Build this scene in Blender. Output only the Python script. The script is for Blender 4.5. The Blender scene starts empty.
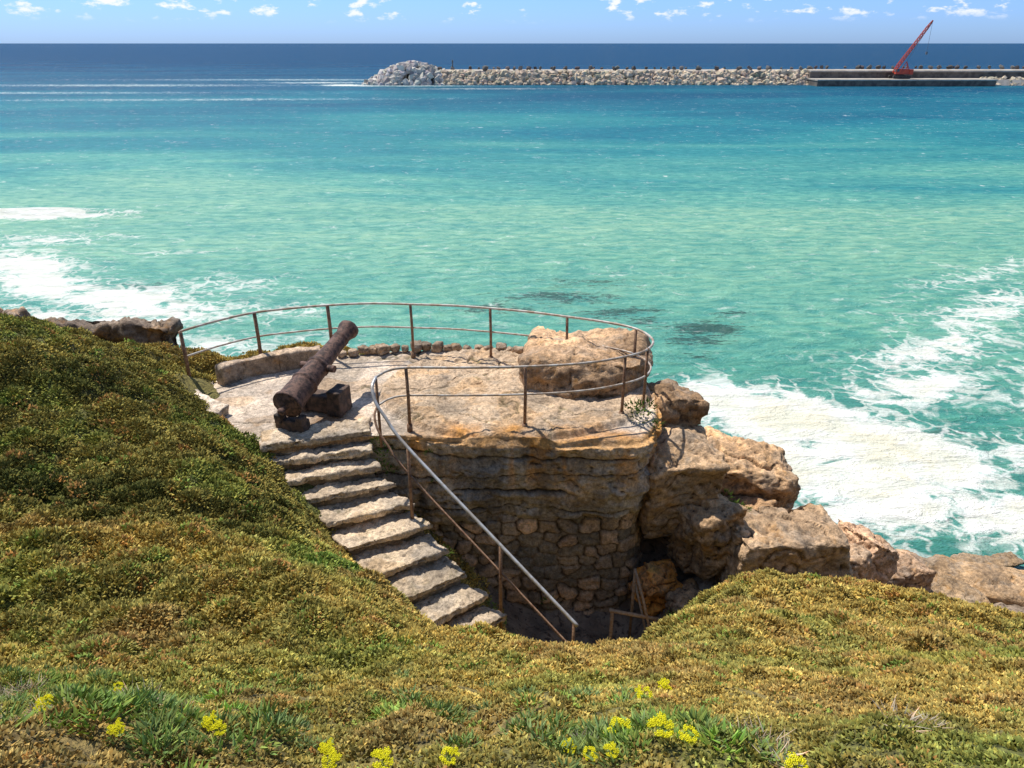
import bpy, bmesh, math, random
import numpy as np
from mathutils import Vector, Matrix
random.seed(7); rng=np.random.default_rng(7)
scene=bpy.context.scene
COL=scene.collection

# ------------------------------------------------------------------ helpers
def _h(ix,iy,iz):
    h=(ix.astype(np.int64)*374761393+iy.astype(np.int64)*668265263+iz.astype(np.int64)*1440662683)&0xFFFFFFFF
    h=((h^(h>>13))*1274126177)&0xFFFFFFFF
    h=((h^(h>>15))*2246822519)&0xFFFFFFFF
    return (h^(h>>16))/4294967295.0
def vn(P):
    F=np.floor(P); f=P-F; f=f*f*f*(f*(f*6-15)+10); I=F.astype(np.int64)
    r=0
    for dx in(0,1):
        wx=f[:,0] if dx else 1-f[:,0]
        for dy in(0,1):
            wy=f[:,1] if dy else 1-f[:,1]
            for dz in(0,1):
                wz=f[:,2] if dz else 1-f[:,2]
                r=r+wx*wy*wz*_h(I[:,0]+dx,I[:,1]+dy,I[:,2]+dz)
    return r*2-1
def fbm(P,sc=1,oc=4,g=.5,seed=0):
    P=np.asarray(P,float)*sc+seed*17.37; a=1.;r=0.
    for i in range(oc):
        r=r+a*vn(P); P=P*2.03+11.1; a*=g
    return r
def p3(x,y,z=None):
    x=np.asarray(x,float).ravel();y=np.asarray(y,float).ravel()
    return np.stack([x,y,np.zeros_like(x) if z is None else np.asarray(z,float).ravel()],1)
def sstep(a,b,x):
    t=np.clip((x-a)/(b-a),0,1);return t*t*(3-2*t)
def new_mesh(name,V,F,smooth=True):
    me=bpy.data.meshes.new(name); me.from_pydata([tuple(v) for v in V],[],[tuple(f) for f in F]); me.update()
    if smooth: me.polygons.foreach_set('use_smooth',[True]*len(me.polygons))
    return me
def add(name,me,mat=None,parent=None):
    o=bpy.data.objects.new(name,me); COL.objects.link(o)
    if mat: 
        me.materials.clear(); me.materials.append(mat)
    if parent: o.parent=parent
    return o
def setcol(me,C,name='tint'):
    a=me.color_attributes.new(name,'FLOAT_COLOR','POINT')
    C=np.asarray(C,float)
    if C.shape[1]==3: C=np.concatenate([C,np.ones((len(C),1))],1)
    a.data.foreach_set('color',C.ravel().astype(np.float32))
def getco(me):
    a=np.empty(len(me.vertices)*3,np.float32); me.vertices.foreach_get('co',a); return a.reshape(-1,3).astype(float)
def getno(me):
    a=np.empty(len(me.vertices)*3,np.float32); me.vertices.foreach_get('normal',a); return a.reshape(-1,3).astype(float)
def setco(me,C):
    me.vertices.foreach_set('co',C.ravel().astype(np.float32)); me.update()
def lap(me,it):
    if it<=0:return
    e=np.empty(len(me.edges)*2,np.int32); me.edges.foreach_get('vertices',e); e=e.reshape(-1,2)
    C=getco(me); n=len(C); deg=np.bincount(e.ravel(),minlength=n)[:,None].astype(float)
    for _ in range(it):
        S=np.zeros_like(C)
        for k in range(3):
            S[:,k]=np.bincount(e[:,0],C[e[:,1],k],n)+np.bincount(e[:,1],C[e[:,0],k],n)
        C=.4*C+.6*S/np.maximum(deg,1)
    setco(me,C)
def remesh(V,F,voxel):
    me=new_mesh('tmp',V,F); o=bpy.data.objects.new('tmp',me); COL.objects.link(o)
    m=o.modifiers.new('r','REMESH'); m.mode='VOXEL'; m.voxel_size=voxel
    dg=bpy.context.evaluated_depsgraph_get(); ev=o.evaluated_get(dg)
    r=bpy.data.meshes.new_from_object(ev); 
    bpy.data.objects.remove(o); r.polygons.foreach_set('use_smooth',[True]*len(r.polygons))
    return r
def mesh_arrays(me):
    V=getco(me); F=[tuple(p.vertices) for p in me.polygons]; return V,F
def join_arrays(L):
    Vs=[];Fs=[];o=0
    for V,F in L:
        Vs.append(np.asarray(V)); Fs+= [tuple(i+o for i in f) for f in F]; o+=len(V)
    return np.concatenate(Vs),Fs
def hull(pts):
    bm=bmesh.new()
    for p in pts: bm.verts.new(p)
    r=bmesh.ops.convex_hull(bm,input=bm.verts)
    junk=[g for g in r['geom_interior'] if isinstance(g,bmesh.types.BMVert)]
    bmesh.ops.delete(bm,geom=junk,context='VERTS')
    loose=[v for v in bm.verts if not v.link_faces]
    bmesh.ops.delete(bm,geom=loose,context='VERTS')
    bm.verts.index_update()
    V=[tuple(v.co) for v in bm.verts];F=[tuple(v.index for v in f.verts) for f in bm.faces]; bm.free(); return V,F
def rock_arrays(c,s,rz=0,tilt=(0,0),seed=0,voxel=None,rough=.05,npts=9,box=.88,sm=9):
    r=random.Random(seed); pts=[]
    for sx in(-1,1):
        for sy in(-1,1):
            for sz in(-1,1):
                pts.append(Vector((sx*r.uniform(box*.72,1.05),sy*r.uniform(box*.72,1.05),sz*r.uniform(box*.8,1.05)))*.88)
    for i in range(npts):
        v=Vector((r.gauss(0,1),r.gauss(0,1),r.gauss(0,1))).normalized()
        pts.append(v*r.uniform(.95,1.12))
    M=Matrix.Rotation(rz,3,'Z')@Matrix.Rotation(tilt[0],3,'X')@Matrix.Rotation(tilt[1],3,'Y')
    pts=[M@Vector((p.x*s[0]/2,p.y*s[1]/2,p.z*s[2]/2))+Vector(c) for p in pts]
    V,F=hull(pts); k=max(s); vx=voxel or max(.022,k/62)
    me=remesh(V,F,vx); lap(me,sm)
    C=getco(me);N=getno(me)
    q=min(1,k)
    d=fbm(C,1.5/k**.7,3,.5,seed)*rough*k*1.1 + fbm(C*[1,1,1.7],4.0/k**.4,5,.62,seed+3)*rough*.95*q
    side=1-np.abs(N[:,2])*.8
    st=C[:,2]*2.3/q+fbm(C,.9,3,.5,seed+5)*1.2; st=np.abs(st-np.round(st)); d-=(1-sstep(0,.10,st))*.06*q*side*sstep(-.1,.4,fbm(C,1.1,2,.5,seed+6))
    cr=np.abs(fbm(C*[1,1,.9],.8/q,3,.5,seed+9)); d-= (1-sstep(0,.04,cr))*.08*q
    pit=fbm(C,8/q,2,.5,seed+8); d-=sstep(.3,.9,pit)*.04*q
    setco(me,C+N*d[:,None]); return mesh_arrays(me)+(me,)

# ------------------------------------------------------------------ node helpers
def mat_new(name):
    m=bpy.data.materials.new(name); m.use_nodes=True; nt=m.node_tree
    b=nt.nodes['Principled BSDF']; return m,nt,b
def noise(nt,vec,scale,detail=6,rough=.6,dist=0):
    n=nt.nodes.new('ShaderNodeTexNoise'); n.inputs['Scale'].default_value=scale; n.inputs['Detail'].default_value=detail
    n.inputs['Roughness'].default_value=rough; n.inputs['Distortion'].default_value=dist
    nt.links.new(vec,n.inputs['Vector']); return n.outputs['Fac']
def maprange(nt,v,a,b,c=0,d=1,smooth=True):
    n=nt.nodes.new('ShaderNodeMapRange'); n.interpolation_type='SMOOTHSTEP' if smooth else 'LINEAR'
    for i,x in zip((1,2,3,4),(a,b,c,d)): n.inputs[i].default_value=x
    nt.links.new(v,n.inputs[0]); return n.outputs[0]
def math_(nt,op,a,b=None,clamp=False):
    n=nt.nodes.new('ShaderNodeMath'); n.operation=op; n.use_clamp=clamp
    for i,x in enumerate((a,b)):
        if x is None: continue
        if isinstance(x,(int,float)): n.inputs[i].default_value=x
        else: nt.links.new(x,n.inputs[i])
    return n.outputs[0]
def mix(nt,f,a,b,mode='MIX'):
    n=nt.nodes.new('ShaderNodeMix'); n.data_type='RGBA'; n.blend_type=mode
    for s,x in ((n.inputs[0],f),(n.inputs[6],a),(n.inputs[7],b)):
        if isinstance(x,(int,float)): s.default_value=x
        elif isinstance(x,tuple): s.default_value=(*x[:3],1)
        else: nt.links.new(x,s)
    return n.outputs[2]
def pos(nt): return nt.nodes.new('ShaderNodeNewGeometry').outputs['Position']
def vmul(nt,v,s):
    n=nt.nodes.new('ShaderNodeVectorMath'); n.operation='MULTIPLY'; nt.links.new(v,n.inputs[0]); n.inputs[1].default_value=s; return n.outputs[0]
def bump(nt,h,st,dist,prev=None):
    n=nt.nodes.new('ShaderNodeBump'); n.inputs['Strength'].default_value=st; n.inputs['Distance'].default_value=dist
    nt.links.new(h,n.inputs['Height'])
    if prev: nt.links.new(prev,n.inputs['Normal'])
    return n.outputs['Normal']
def attr(nt,name,typ='GEOMETRY'):
    n=nt.nodes.new('ShaderNodeAttribute'); n.attribute_name=name; n.attribute_type=typ; return n

def stone_mat(name,vary=.5,fine=14,dark=(.09,.065,.045),darkamt=.6,bst=.8,lich=0.,grey=.0):
    m,nt,b=mat_new(name); P=pos(nt)
    src=attr(nt,'tint').outputs['Color']
    n1=noise(nt,P,1.1,4,.62,.4); n2=noise(nt,P,fine,4,.7); n3=noise(nt,P,4,6,.72,.8); n4=noise(nt,P,48,2,.7)
    col=mix(nt,maprange(nt,n1,.35,.65),mix(nt,1.0,src,(.82,.80,.78),'MULTIPLY'),mix(nt,1.0,src,(1.32,1.27,1.18),'MULTIPLY'))
    col=mix(nt,math_(nt,'MULTIPLY',maprange(nt,n3,.53,.67),darkamt),col,dark)
    if grey>0: col=mix(nt,math_(nt,'MULTIPLY',maprange(nt,noise(nt,P,1.9,5,.7,.5),.48,.62),grey),col,(.33,.31,.27))
    col=mix(nt,vary,col,mix(nt,1.0,col,mix(nt,maprange(nt,n2,.34,.66),(.40,.37,.35),(1.5,1.45,1.4)),'MULTIPLY'))
    col=mix(nt,.35,col,mix(nt,1.0,col,mix(nt,maprange(nt,n4,.34,.66),(.5,.48,.47),(1.4,1.4,1.4)),'MULTIPLY'))
    if lich>0:
        nl=noise(nt,P,2.2,5,.7,.3)
        col=mix(nt,math_(nt,'MULTIPLY',maprange(nt,nl,.54,.66),lich),col,(.50,.24,.055))
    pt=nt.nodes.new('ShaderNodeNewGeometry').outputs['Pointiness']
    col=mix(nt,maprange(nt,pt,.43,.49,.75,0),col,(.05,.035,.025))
    nt.links.new(col,b.inputs['Base Color']); b.inputs['Roughness'].default_value=.92; b.inputs['Specular IOR Level'].default_value=.2
    h=math_(nt,'ADD',math_(nt,'MULTIPLY',n3,.07),math_(nt,'MULTIPLY',n2,.025)); h=math_(nt,'ADD',h,math_(nt,'MULTIPLY',n4,.006))
    nt.links.new(bump(nt,h,bst,1.0),b.inputs['Normal']); return m
def plain_mat(name,c1,c2,scale,rough=.6,metal=0.,bst=.3,bd=.004):
    m,nt,b=mat_new(name); P=pos(nt); n=noise(nt,P,scale,5,.65,.3)
    nt.links.new(mix(nt,maprange(nt,n,.38,.62),c1,c2),b.inputs['Base Color']); b.inputs['Roughness'].default_value=rough; b.inputs['Metallic'].default_value=metal
    nt.links.new(bump(nt,noise(nt,P,scale*3,4,.7),bst,bd),b.inputs['Normal']); return m

# ------------------------------------------------------------------ camera, sun, sky
cam=bpy.data.cameras.new('camera'); co=bpy.data.objects.new('camera',cam); COL.objects.link(co)
cam.sensor_width=36; cam.lens=740/1024*36; cam.clip_start=.05; cam.clip_end=60000
co.location=(0,0,14); co.rotation_euler=(math.pi/2-math.atan(341/740),0,0); scene.camera=co
sd=Vector((.50,-.50,-1.32)).normalized(); sun_el=math.asin(-sd.z); sun_az=math.atan2(-sd.x,-sd.y)
sl=bpy.data.lights.new('sun','SUN'); sl.energy=5.0; sl.angle=math.radians(.5); sl.color=(1,.955,.88)
so=bpy.data.objects.new('sun',sl); COL.objects.link(so); so.rotation_euler=sd.to_track_quat('-Z','Y').to_euler(); so.location=(-30,40,80)
w=bpy.data.worlds.new('World'); scene.world=w; w.use_nodes=True; nt=w.node_tree; nt.nodes.clear()
sk=nt.nodes.new('ShaderNodeTexSky'); sk.sky_type='NISHITA'; sk.sun_disc=False; sk.sun_elevation=sun_el; sk.sun_rotation=sun_az; sk.air_density=1.0; sk.dust_density=.4; sk.ozone_density=2.0; sk.altitude=0
tc=nt.nodes.new('ShaderNodeTexCoord'); sep=nt.nodes.new('ShaderNodeSeparateXYZ'); nt.links.new(tc.outputs['Generated'],sep.inputs[0])
z=sep.outputs[2]
tint=mix(nt,maprange(nt,z,.03,.4),(.56,.90,1.85),(1.1,1.12,1.15))
skyc=mix(nt,1.0,sk.outputs[0],tint,'MULTIPLY')
cv=vmul(nt,tc.outputs['Generated'],(9,9,22))
cn=noise(nt,cv,3.4,5,.6,.1)
band=math_(nt,'MULTIPLY',maprange(nt,z,.020,.034),maprange(nt,z,.25,.5,1,0))
cf=math_(nt,'MULTIPLY',maprange(nt,cn,.54,.66),band)
skyc=mix(nt,math_(nt,'MULTIPLY',cf,.92),skyc,(9.6,9.7,10))
bg=nt.nodes.new('ShaderNodeBackground'); bg.inputs['Strength'].default_value=.108; out=nt.nodes.new('ShaderNodeOutputWorld')
nt.links.new(skyc,bg.inputs['Color']); nt.links.new(bg.outputs[0],out.inputs[0])
scene.view_settings.view_transform='Standard'; scene.view_settings.look='None'; scene.view_settings.exposure=0

# ------------------------------------------------------------------ stairs data
L=[(-3.76,9.71),(-3.65,9.58),(-3.34,9.39),(-3.04,9.16),(-2.71,8.90),(-2.30,8.55),(-1.91,8.21),(-1.53,7.87),(-1.20,7.62),(-0.86,7.40)]
R=[(-2.22,10.22),(-2.14,10.00),(-2.00,9.82),(-1.77,9.65),(-1.48,9.41),(-1.19,9.15),(-0.91,8.84),(-0.63,8.52),(-0.34,8.29),(-0.07,8.10)]
SZ=[8.5-.2*i for i in range(10)]

# ------------------------------------------------------------------ terrain
G=[(-1.6,1.6,11.94),(0,1.6,11.94),(1.6,1.6,11.94),(4,1.6,11.7),(-4,1.6,12.0),
(-3.29,2.9,10.85),(-1.68,2.9,10.79),(0,2.9,10.79),(1.55,2.9,10.79),(3.16,2.9,10.7),
(-3.92,4.3,9.82),(-2.39,4.3,9.78),(-.9,4.5,9.58),(.75,4.8,9.25),(1.61,4.8,9.25),
(-5.27,6.3,9.45),(-4.31,6.4,9.38),(-3.36,6.6,9.25),(-2.31,6.6,9.03),(-1.31,6.8,8.09),(-.92,6.4,8.04),(0,5.8,8.40),(.9,5.8,8.36),(1.44,5.9,8.25),
(1.965,6.4,8.2),(3.05,8,7.35),(4.12,8.6,6.85),(5.06,9,6.58),(6.36,8.8,6.48),(7.24,8.2,6.50),
(-4.54,5.2,9.6),(-3.66,5.2,9.6),(-2.77,5.2,9.6),(-1.82,5.0,9.6),(2.57,5,9.05),(3.6,5.2,8.8),(4.78,5.2,8.7),(3.37,6.8,7.92),(4.8,7.2,7.45),(6.12,6.8,7.45),
(-5.75,7.0,9.33),(-6.7,8.6,9.45),(-7.44,10,9.88),(-8.02,11,10.02),(-4.6,6.9,9.21),(-5.55,8.8,9.2),(-6.22,10.3,9.52),(-6.96,10.6,9.62),
(-3.54,7,9.08),(-3.92,8,9.10),(-4.56,9.6,8.9),(-5.35,10.8,8.78),(-3.1,8,8.67),(-2.75,8,8.38),(-3.95,9.3,8.7),
(-3.9,9.5,8.58),(-3.45,9.2,8.2),(-2.85,8.7,7.85),(-2.42,8.35,7.6),(-1.65,7.65,7.2),(-1.3,7.3,7.0),(-.9,7.0,6.9),
(-2.9,9.8,7.9),(-2.5,9.3,7.4),(-1.9,8.9,7.0),(-1.3,8.4,6.6),(-.7,7.95,6.3),(-.2,7.7,6.1),
(-1.0,9.6,6.2),(-.2,9.2,5.6),(.8,8.6,5.3),(1.8,9.2,4.9),(2.4,9.8,5.1),(.3,7.4,6.4),(1.2,7.3,6.4),(2.1,7.9,6.4),(2.6,8.8,6.0),
(0,12,6.6),(-1.9,11,7.3),(-3,11.5,7.7),(-4.5,11.7,8.0),(1.5,11.5,6.0),(0,10.3,5.2),(1.5,10.4,5.0),
(-5.9,12.2,8.62),(-5.5,13.2,8.55),(-4.3,13.9,8.4),(-3.2,14.1,8.1),(-2,14.3,7.2),(0,14.3,6.6),(2.5,13.3,6),(-8,13.2,8.75),(-6.3,13.0,8.75),(-8,14.8,7.3),(-5.5,15,6.8),
(3.3,10.4,5.6),(4.6,10.2,5.2),(6.2,10.4,4.5),(7.4,11,3.8),(8.5,10.5,4.2),(4.5,12.5,4.0),(3,13.5,4.0),(7.5,12.8,2.6),
(-3,17,4.2),(0,17,3.2),(3,16,1.8),(6,15.5,1.0),(9,14.5,1.0),(11,14.5,.7),(14,14.5,.7),(-8,18,4),(-13,16,6),
(-3,21,-.4),(2,20,-.8),(7,19,-.9),(11,18.0,-.8),(16,17.2,-.8),(-9,22.5,-.3),(-16,21,1),(-16,26,-1),(0,26,-3),(12,25,-3),(-12,30,-3),
(10,9.5,5.2),(10,12,2.6),(14,11,2.6),(14,8,5.7),(10,6,7.8),(9,3,9.6),(7,0,11.5),(0,0,12.35),(-6,0,12.4),(-10,4,10.6),(-9,7,10.0),(-12,10,10.3),(-12,13.5,9.2),
(0,-6,13.2),(-12,-6,13.6),(14,-6,12.5),(-30,0,12),(-30,12,10),(-30,17,6),(-30,24,-1),(-30,32,-3),(30,0,11),(30,8,6),(30,13,1.5),(30,18,-1),(30,26,-3),
(-90,0,13),(-90,14,9),(-90,24,-1),(-90,36,-3),(90,0,12),(90,10,5),(90,18,-1),(90,30,-3),(0,-50,16),(-90,-50,16),(90,-50,16),(0,40,-4),(90,45,-4),(-90,45,-4)]
G=np.array(G,float)
def kern(A,B):
    d2=((A[:,None,:]-B[None,:,:])**2).sum(2); return -np.sqrt(d2+.25**2)
n=len(G); K=kern(G[:,:2],G[:,:2])+np.eye(n)*-.02
A=np.zeros((n+3,n+3)); A[:n,:n]=K; A[:n,n]=1; A[:n,n+1:]=G[:,:2]; A[n,:n]=1; A[n+1:,:n]=G[:,:2].T
W=np.linalg.solve(A,np.concatenate([G[:,2],[0,0,0]]))
def ground0(x,y):
    Q=np.stack([np.ravel(x),np.ravel(y)],1); r=np.empty(len(Q))
    for i in range(0,len(Q),20000):
        q=Q[i:i+20000]; r[i:i+20000]=kern(q,G[:,:2])@W[:n]+W[n]+q@W[n+1:]
    return r
def hummock(P):
    return fbm(P,1.0,2,.5,1)*.09-(np.abs(fbm(P,1.9,2,.5,2))-.3)*-.16+fbm(P,5.0,2,.5,5)*.045-.06
def ground(x,y):
    x=np.ravel(x);y=np.ravel(y); z=ground0(x,y); P=p3(x,y)
    rocky=sstep(12.5,16,y)
    return z+hummock(P)*(1-.3*rocky)+rocky*fbm(P,.6,4,.55,8)*.35
def spaced(a,b,st,lo,hi,mid=None,far=0):
    m=list(np.arange(a,b+st/2,st)); s=st;x=b;
    while x<hi: s=min(s*1.35,mid) if (mid and x<far) else s*1.35;x+=s;m.append(x)
    s=st;x=a
    while x>lo: s=min(s*1.35,mid) if (mid and x>-far and lo<-1000) else s*1.35;x-=s;m.insert(0,x)
    return np.array(m)
def grid_faces(nx,ny):
    i,j=np.meshgrid(np.arange(nx-1),np.arange(ny-1)); a=(j*nx+i).ravel()
    return np.stack([a,a+1,a+nx+1,a+nx],1)
xs=spaced(-12,15,.085,-110,110); ys=spaced(.6,19,.085,-60,44)
X,Y=np.meshgrid(xs,ys); Zt=ground(X,Y)
me=new_mesh('ground',np.stack([X.ravel(),Y.ravel(),Zt],1).tolist(),grid_faces(len(xs),len(ys)).tolist())
def bareness(x,y,z):
    P=p3(x,y)+0; nz=fbm(P,.8,3,.5,12)*.5
    b=sstep(4.2,3.2,z+nz)
    b=np.maximum(b,sstep(14.2,14.9,y+nz*.6)*sstep(8.2,7.6,z))
    b=np.maximum(b,sstep(9.3,9.8,y+nz*.4)*sstep(-.8,-.3,x)*sstep(8.3,7.9,x+nz))
    b=np.maximum(b,sstep(8.2,8.8,y+nz*.3)*sstep(-.5,0,x)*sstep(2.7,2.4,x))
    return b
mx=lambda c,d,t:c*(1-t[:,None])+d*t[:,None]
def covercol(x,y):
    Q=p3(x,y); n_=len(x)
    a1=fbm(Q,.55,4,.55,3); a2=fbm(Q,2.2,3,.6,7); a3=fbm(Q,1.2,3,.5,15)
    ochre=np.array([.47,.345,.095]); olive=np.array([.325,.275,.075]); green=np.array([.19,.29,.055]); darkg=np.array([.105,.115,.032]); brown=np.array([.34,.215,.09])
    T=lambda c:np.tile(c,(n_,1))
    c=mx(T(olive),T(ochre),sstep(-.7,.15,a1+a2*.5)); c=mx(c,T(brown),sstep(.1,.7,a3+a2*.4)*.5)
    mound=sstep(6.5,7.1,y+a1*.25)*sstep(-2.3,-2.9,x)*sstep(13.0,12.2,y)
    top=sstep(9.6,10.6,y)*.6
    c=mx(c,mx(T(darkg),T(olive),np.clip(sstep(-.05,.7,a1+a2*.7)*.85+top,0,1)),mound*.9)  # mound: darker plants, with the slope's shade also put into their colour
    gp=np.maximum.reduce([np.exp(-(((x+1.9)/.8)**2+((y-6.7)/.8)**2)),np.exp(-(((x+3.5)/1.6)**2+((y-3.0)/.7)**2))*.7,np.exp(-(((x+1.2)/.9)**2+((y-4.2)/.5)**2))*.5,sstep(.4,.65,fbm(Q,1.1,3,.5,33))*.4])*sstep(-.5,.3,a2+.25)
    return mx(c,T(green),np.clip(gp,0,1))
m_g,nt,b=mat_new('soil_and_rock'); P=pos(nt)
n1=noise(nt,P,1.5,4,.65); n2=noise(nt,P,9,5,.7,.5); n3=noise(nt,P,30,3,.7)
cc=attr(nt,'cover').outputs['Color']
soil=mix(nt,maprange(nt,n3,.35,.65),mix(nt,1.0,cc,(.25,.25,.25),'MULTIPLY'),mix(nt,1.0,cc,(.8,.8,.8),'MULTIPLY'))
rock=mix(nt,maprange(nt,n1,.35,.65),(.20,.145,.10),(.40,.30,.21)); rock=mix(nt,maprange(nt,n2,.5,.65),rock,(.08,.055,.04))
v=attr(nt,'tint'); nt.links.new(mix(nt,v.outputs['Fac'],soil,rock),b.inputs['Base Color'])
b.inputs['Roughness'].default_value=.95
h=math_(nt,'ADD',math_(nt,'MULTIPLY',n2,.06),math_(nt,'MULTIPLY',n3,.025)); nt.links.new(bump(nt,h,.8,1.0),b.inputs['Normal'])
xf,yf=X.ravel(),Y.ravel()
bb=bareness(xf,yf,Zt); setcol(me,np.stack([bb,bb,bb],1)); setcol(me,covercol(xf,yf),'cover')
add('ground',me,m_g)

# ------------------------------------------------------------------ sea
xs=spaced(-62,70,.6,-26000,26000,4.0,260); ys=spaced(12,96,.6,-400,30000,3.2,345)
X,Y=np.meshgrid(xs,ys); xf,yf=X.ravel(),Y.ravel()
def blob(x,y,cx,cy,rx,ry,a=0,amp=1):
    c,s=math.cos(a),math.sin(a); dx=x-cx;dy=y-cy; u=(dx*c+dy*s)/rx; v_=(-dx*s+dy*c)/ry
    return amp*np.exp(-(u*u+v_*v_))
foam=np.zeros(len(xf))
for q in [(11,27,3.6,3.2,0,1.4),(14,24.5,4.0,3.2,-.4,1.45),(12.5,21.5,3.4,2.8,0,1.3),(16.5,20.0,3.8,1.9,0,1.15),(9,28.5,2.6,2.8,0,1.25),(10,23,2.8,3.0,0,1.25),(19,24,4,1.6,.5,.65),
          (21,34.5,7,1.7,.55,.95),(28,41,8,1.8,.6,.9),(18,30,5,2.2,.4,.9),(35,36,6,1.6,.5,.75),(24,30,6,1.8,.4,.65),(21,18.6,5,1.6,0,1.2),(7,22,2,3,0,.9),(24,25,5,1.4,.4,.65),(32,48,12,1.5,.55,.55),(27,33,8,3,.5,.55),
          (-43,66.5,9,2.0,.05,1.3),(-60,64,12,2.5,0,1.2),(-37,57,6,2.6,.1,.75),(-34,50,6,3.2,-.5,1.15),(-30,45.5,6,2.6,-.6,1.25),(-24,43,5,2.6,-.3,1.2),(-19,45,5,2.4,.1,.75),(-42,50,10,5,0,1.2),(-40,41,12,4,0,1.1),(-28,38,10,3,0,1.2),(-17,34,8,3,0,.8),(-20,40,6,2.8,0,.95),(-14,40,4,2,0,.5),(-10,29,6,3,0,.5),(-24,54,4,1,.2,.35),
          (-62,291,8,6,0,1.25),(-54,287,10,3.5,0,1.1),(-75,310,20,6,0,.8),(-90,215,60,4,.05,.58),(-140,290,60,8,.0,.62),(-10,268,32,3.5,0,.6),(-150,245,70,5,.02,.55),(-90,335,80,8,0,.55),(-34,286,22,3,0,.85)]:
    foam=np.maximum(foam,blob(xf,yf,*q))
weed=np.zeros(len(xf))
for q in [(10.5,37.4,2.4,1.3,.1,1.3),(9.3,35.8,1.8,.9,0,1.1),(12.5,40,1.8,.6,0,.9),(3,43,4.5,1.3,-.1,1.0),(6,40,3.5,1.1,.2,1.0),(-1,41,4,1.1,0,.85),(7.5,38.5,1.5,.8,0,.95),(-24,45,4,1.2,0,.9),(17,26,1.2,.6,0,.9),(12,23.5,.9,.6,0,.9),(5,46,5,1.5,0,.7),(9,33.5,2,.8,0,.7)]:
    weed=np.maximum(weed,blob(xf,yf,*q))
Wz=.05*np.sin(yf*.9+fbm(p3(xf,yf),.12,2)*2.5)*np.exp(-np.hypot(xf,yf)/90)+blob(xf,yf,-44,67.4,11,1.0,.05,.5)
me=new_mesh('sea',np.stack([xf,yf,Wz],1).tolist(),grid_faces(len(xs),len(ys)).tolist())
setcol(me,np.stack([foam,weed,foam],1),'foam')
m,nt,b=mat_new('sea_water'); nt.nodes.remove(b); P=pos(nt); sp=nt.nodes.new('ShaderNodeSeparateXYZ'); nt.links.new(P,sp.inputs[0])
yy=math_(nt,'MAXIMUM',math_(nt,'ADD',sp.outputs[1],math_(nt,'MULTIPLY',sp.outputs[0],.12)),5.0)
lg=math_(nt,'LOGARITHM',yy,10.0)
nb=noise(nt,vmul(nt,P,(.010,.035,1)),1.0,4,.6,.6)
lg=math_(nt,'ADD',lg,math_(nt,'MULTIPLY',math_(nt,'SUBTRACT',nb,.5),.9))  # cloud-shadow and sea-bottom bands painted into the water colour
rp=nt.nodes.new('ShaderNodeValToRGB'); nt.links.new(maprange(nt,lg,1.3,3.1,0,1,False),rp.inputs[0])
el=rp.color_ramp.elements
stops=[(1.35,(.05,.235,.165)),(1.5,(.075,.30,.215)),(1.65,(.155,.41,.285)),(1.80,(.24,.48,.325)),(1.92,(.12,.385,.30)),(2.04,(.038,.27,.265)),(2.2,(.012,.19,.235)),(2.45,(.003,.10,.17)),(2.75,(.0015,.05,.11))]
while len(el)<len(stops): el.new(.5)
for e,(a_,c_) in zip(el,stops): e.position=(a_-1.3)/1.8; e.color=(*c_,1)
wcol=rp.outputs[0]
r1=noise(nt,vmul(nt,P,(.45,1.0,1)),1.3,5,.72,.3); r2=noise(nt,vmul(nt,P,(.12,.4,1)),.5,3,.6,.5)
wcol=mix(nt,maprange(nt,r1,.33,.67),mix(nt,1.0,wcol,(.50,.74,.80),'MULTIPLY'),mix(nt,1.0,wcol,(1.4,1.16,1.08),'MULTIPLY'))
wcol=mix(nt,maprange(nt,r2,.35,.65,0,.7),wcol,mix(nt,1.0,wcol,(.65,.84,.90),'MULTIPLY'))
fsep=nt.nodes.new('ShaderNodeSeparateColor'); nt.links.new(attr(nt,'foam').outputs['Color'],fsep.inputs[0]); fo=fsep.outputs[0]
fl=noise(nt,vmul(nt,P,(.5,1.6,1)),3.2,3,.8)
wd=math_(nt,'ADD',math_(nt,'MULTIPLY',math_(nt,'SUBTRACT',r1,.5),2.8),math_(nt,'MULTIPLY',math_(nt,'SUBTRACT',fl,.5),2.6))
wd=maprange(nt,math_(nt,'ADD',fsep.outputs[1],wd),.50,.95)
wd=math_(nt,'MULTIPLY',wd,maprange(nt,fsep.outputs[1],.1,.4))
wcol=mix(nt,math_(nt,'MULTIPLY',wd,.85),wcol,(.022,.06,.04))
f1=noise(nt,vmul(nt,P,(.7,1.0,1)),.55,6,.68,1.0)
ff=math_(nt,'ADD',fo,math_(nt,'MULTIPLY',math_(nt,'SUBTRACT',f1,.5),2.3))
solid=maprange(nt,ff,.60,.88)
dn=nt.nodes.new('ShaderNodeTexNoise'); dn.inputs['Scale'].default_value=.9; dn.inputs['Detail'].default_value=3; nt.links.new(P,dn.inputs['Vector'])
dv=nt.nodes.new('ShaderNodeVectorMath'); dv.operation='MULTIPLY_ADD'; nt.links.new(dn.outputs['Color'],dv.inputs[0]); dv.inputs[1].default_value=(2.6,2.6,0); nt.links.new(P,dv.inputs[2])
vo=nt.nodes.new('ShaderNodeTexVoronoi'); vo.feature='DISTANCE_TO_EDGE'; vo.inputs['Scale'].default_value=.9; nt.links.new(dv.outputs[0],vo.inputs['Vector'])
lace=maprange(nt,vo.outputs['Distance'],.02,.16,1,0)
lace=math_(nt,'MULTIPLY',lace,maprange(nt,ff,.12,.6))
fleck=math_(nt,'MULTIPLY',maprange(nt,fl,.66,.72),.45)
ft=math_(nt,'MAXIMUM',math_(nt,'MAXIMUM',solid,math_(nt,'MULTIPLY',lace,.75)),fleck)
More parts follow.
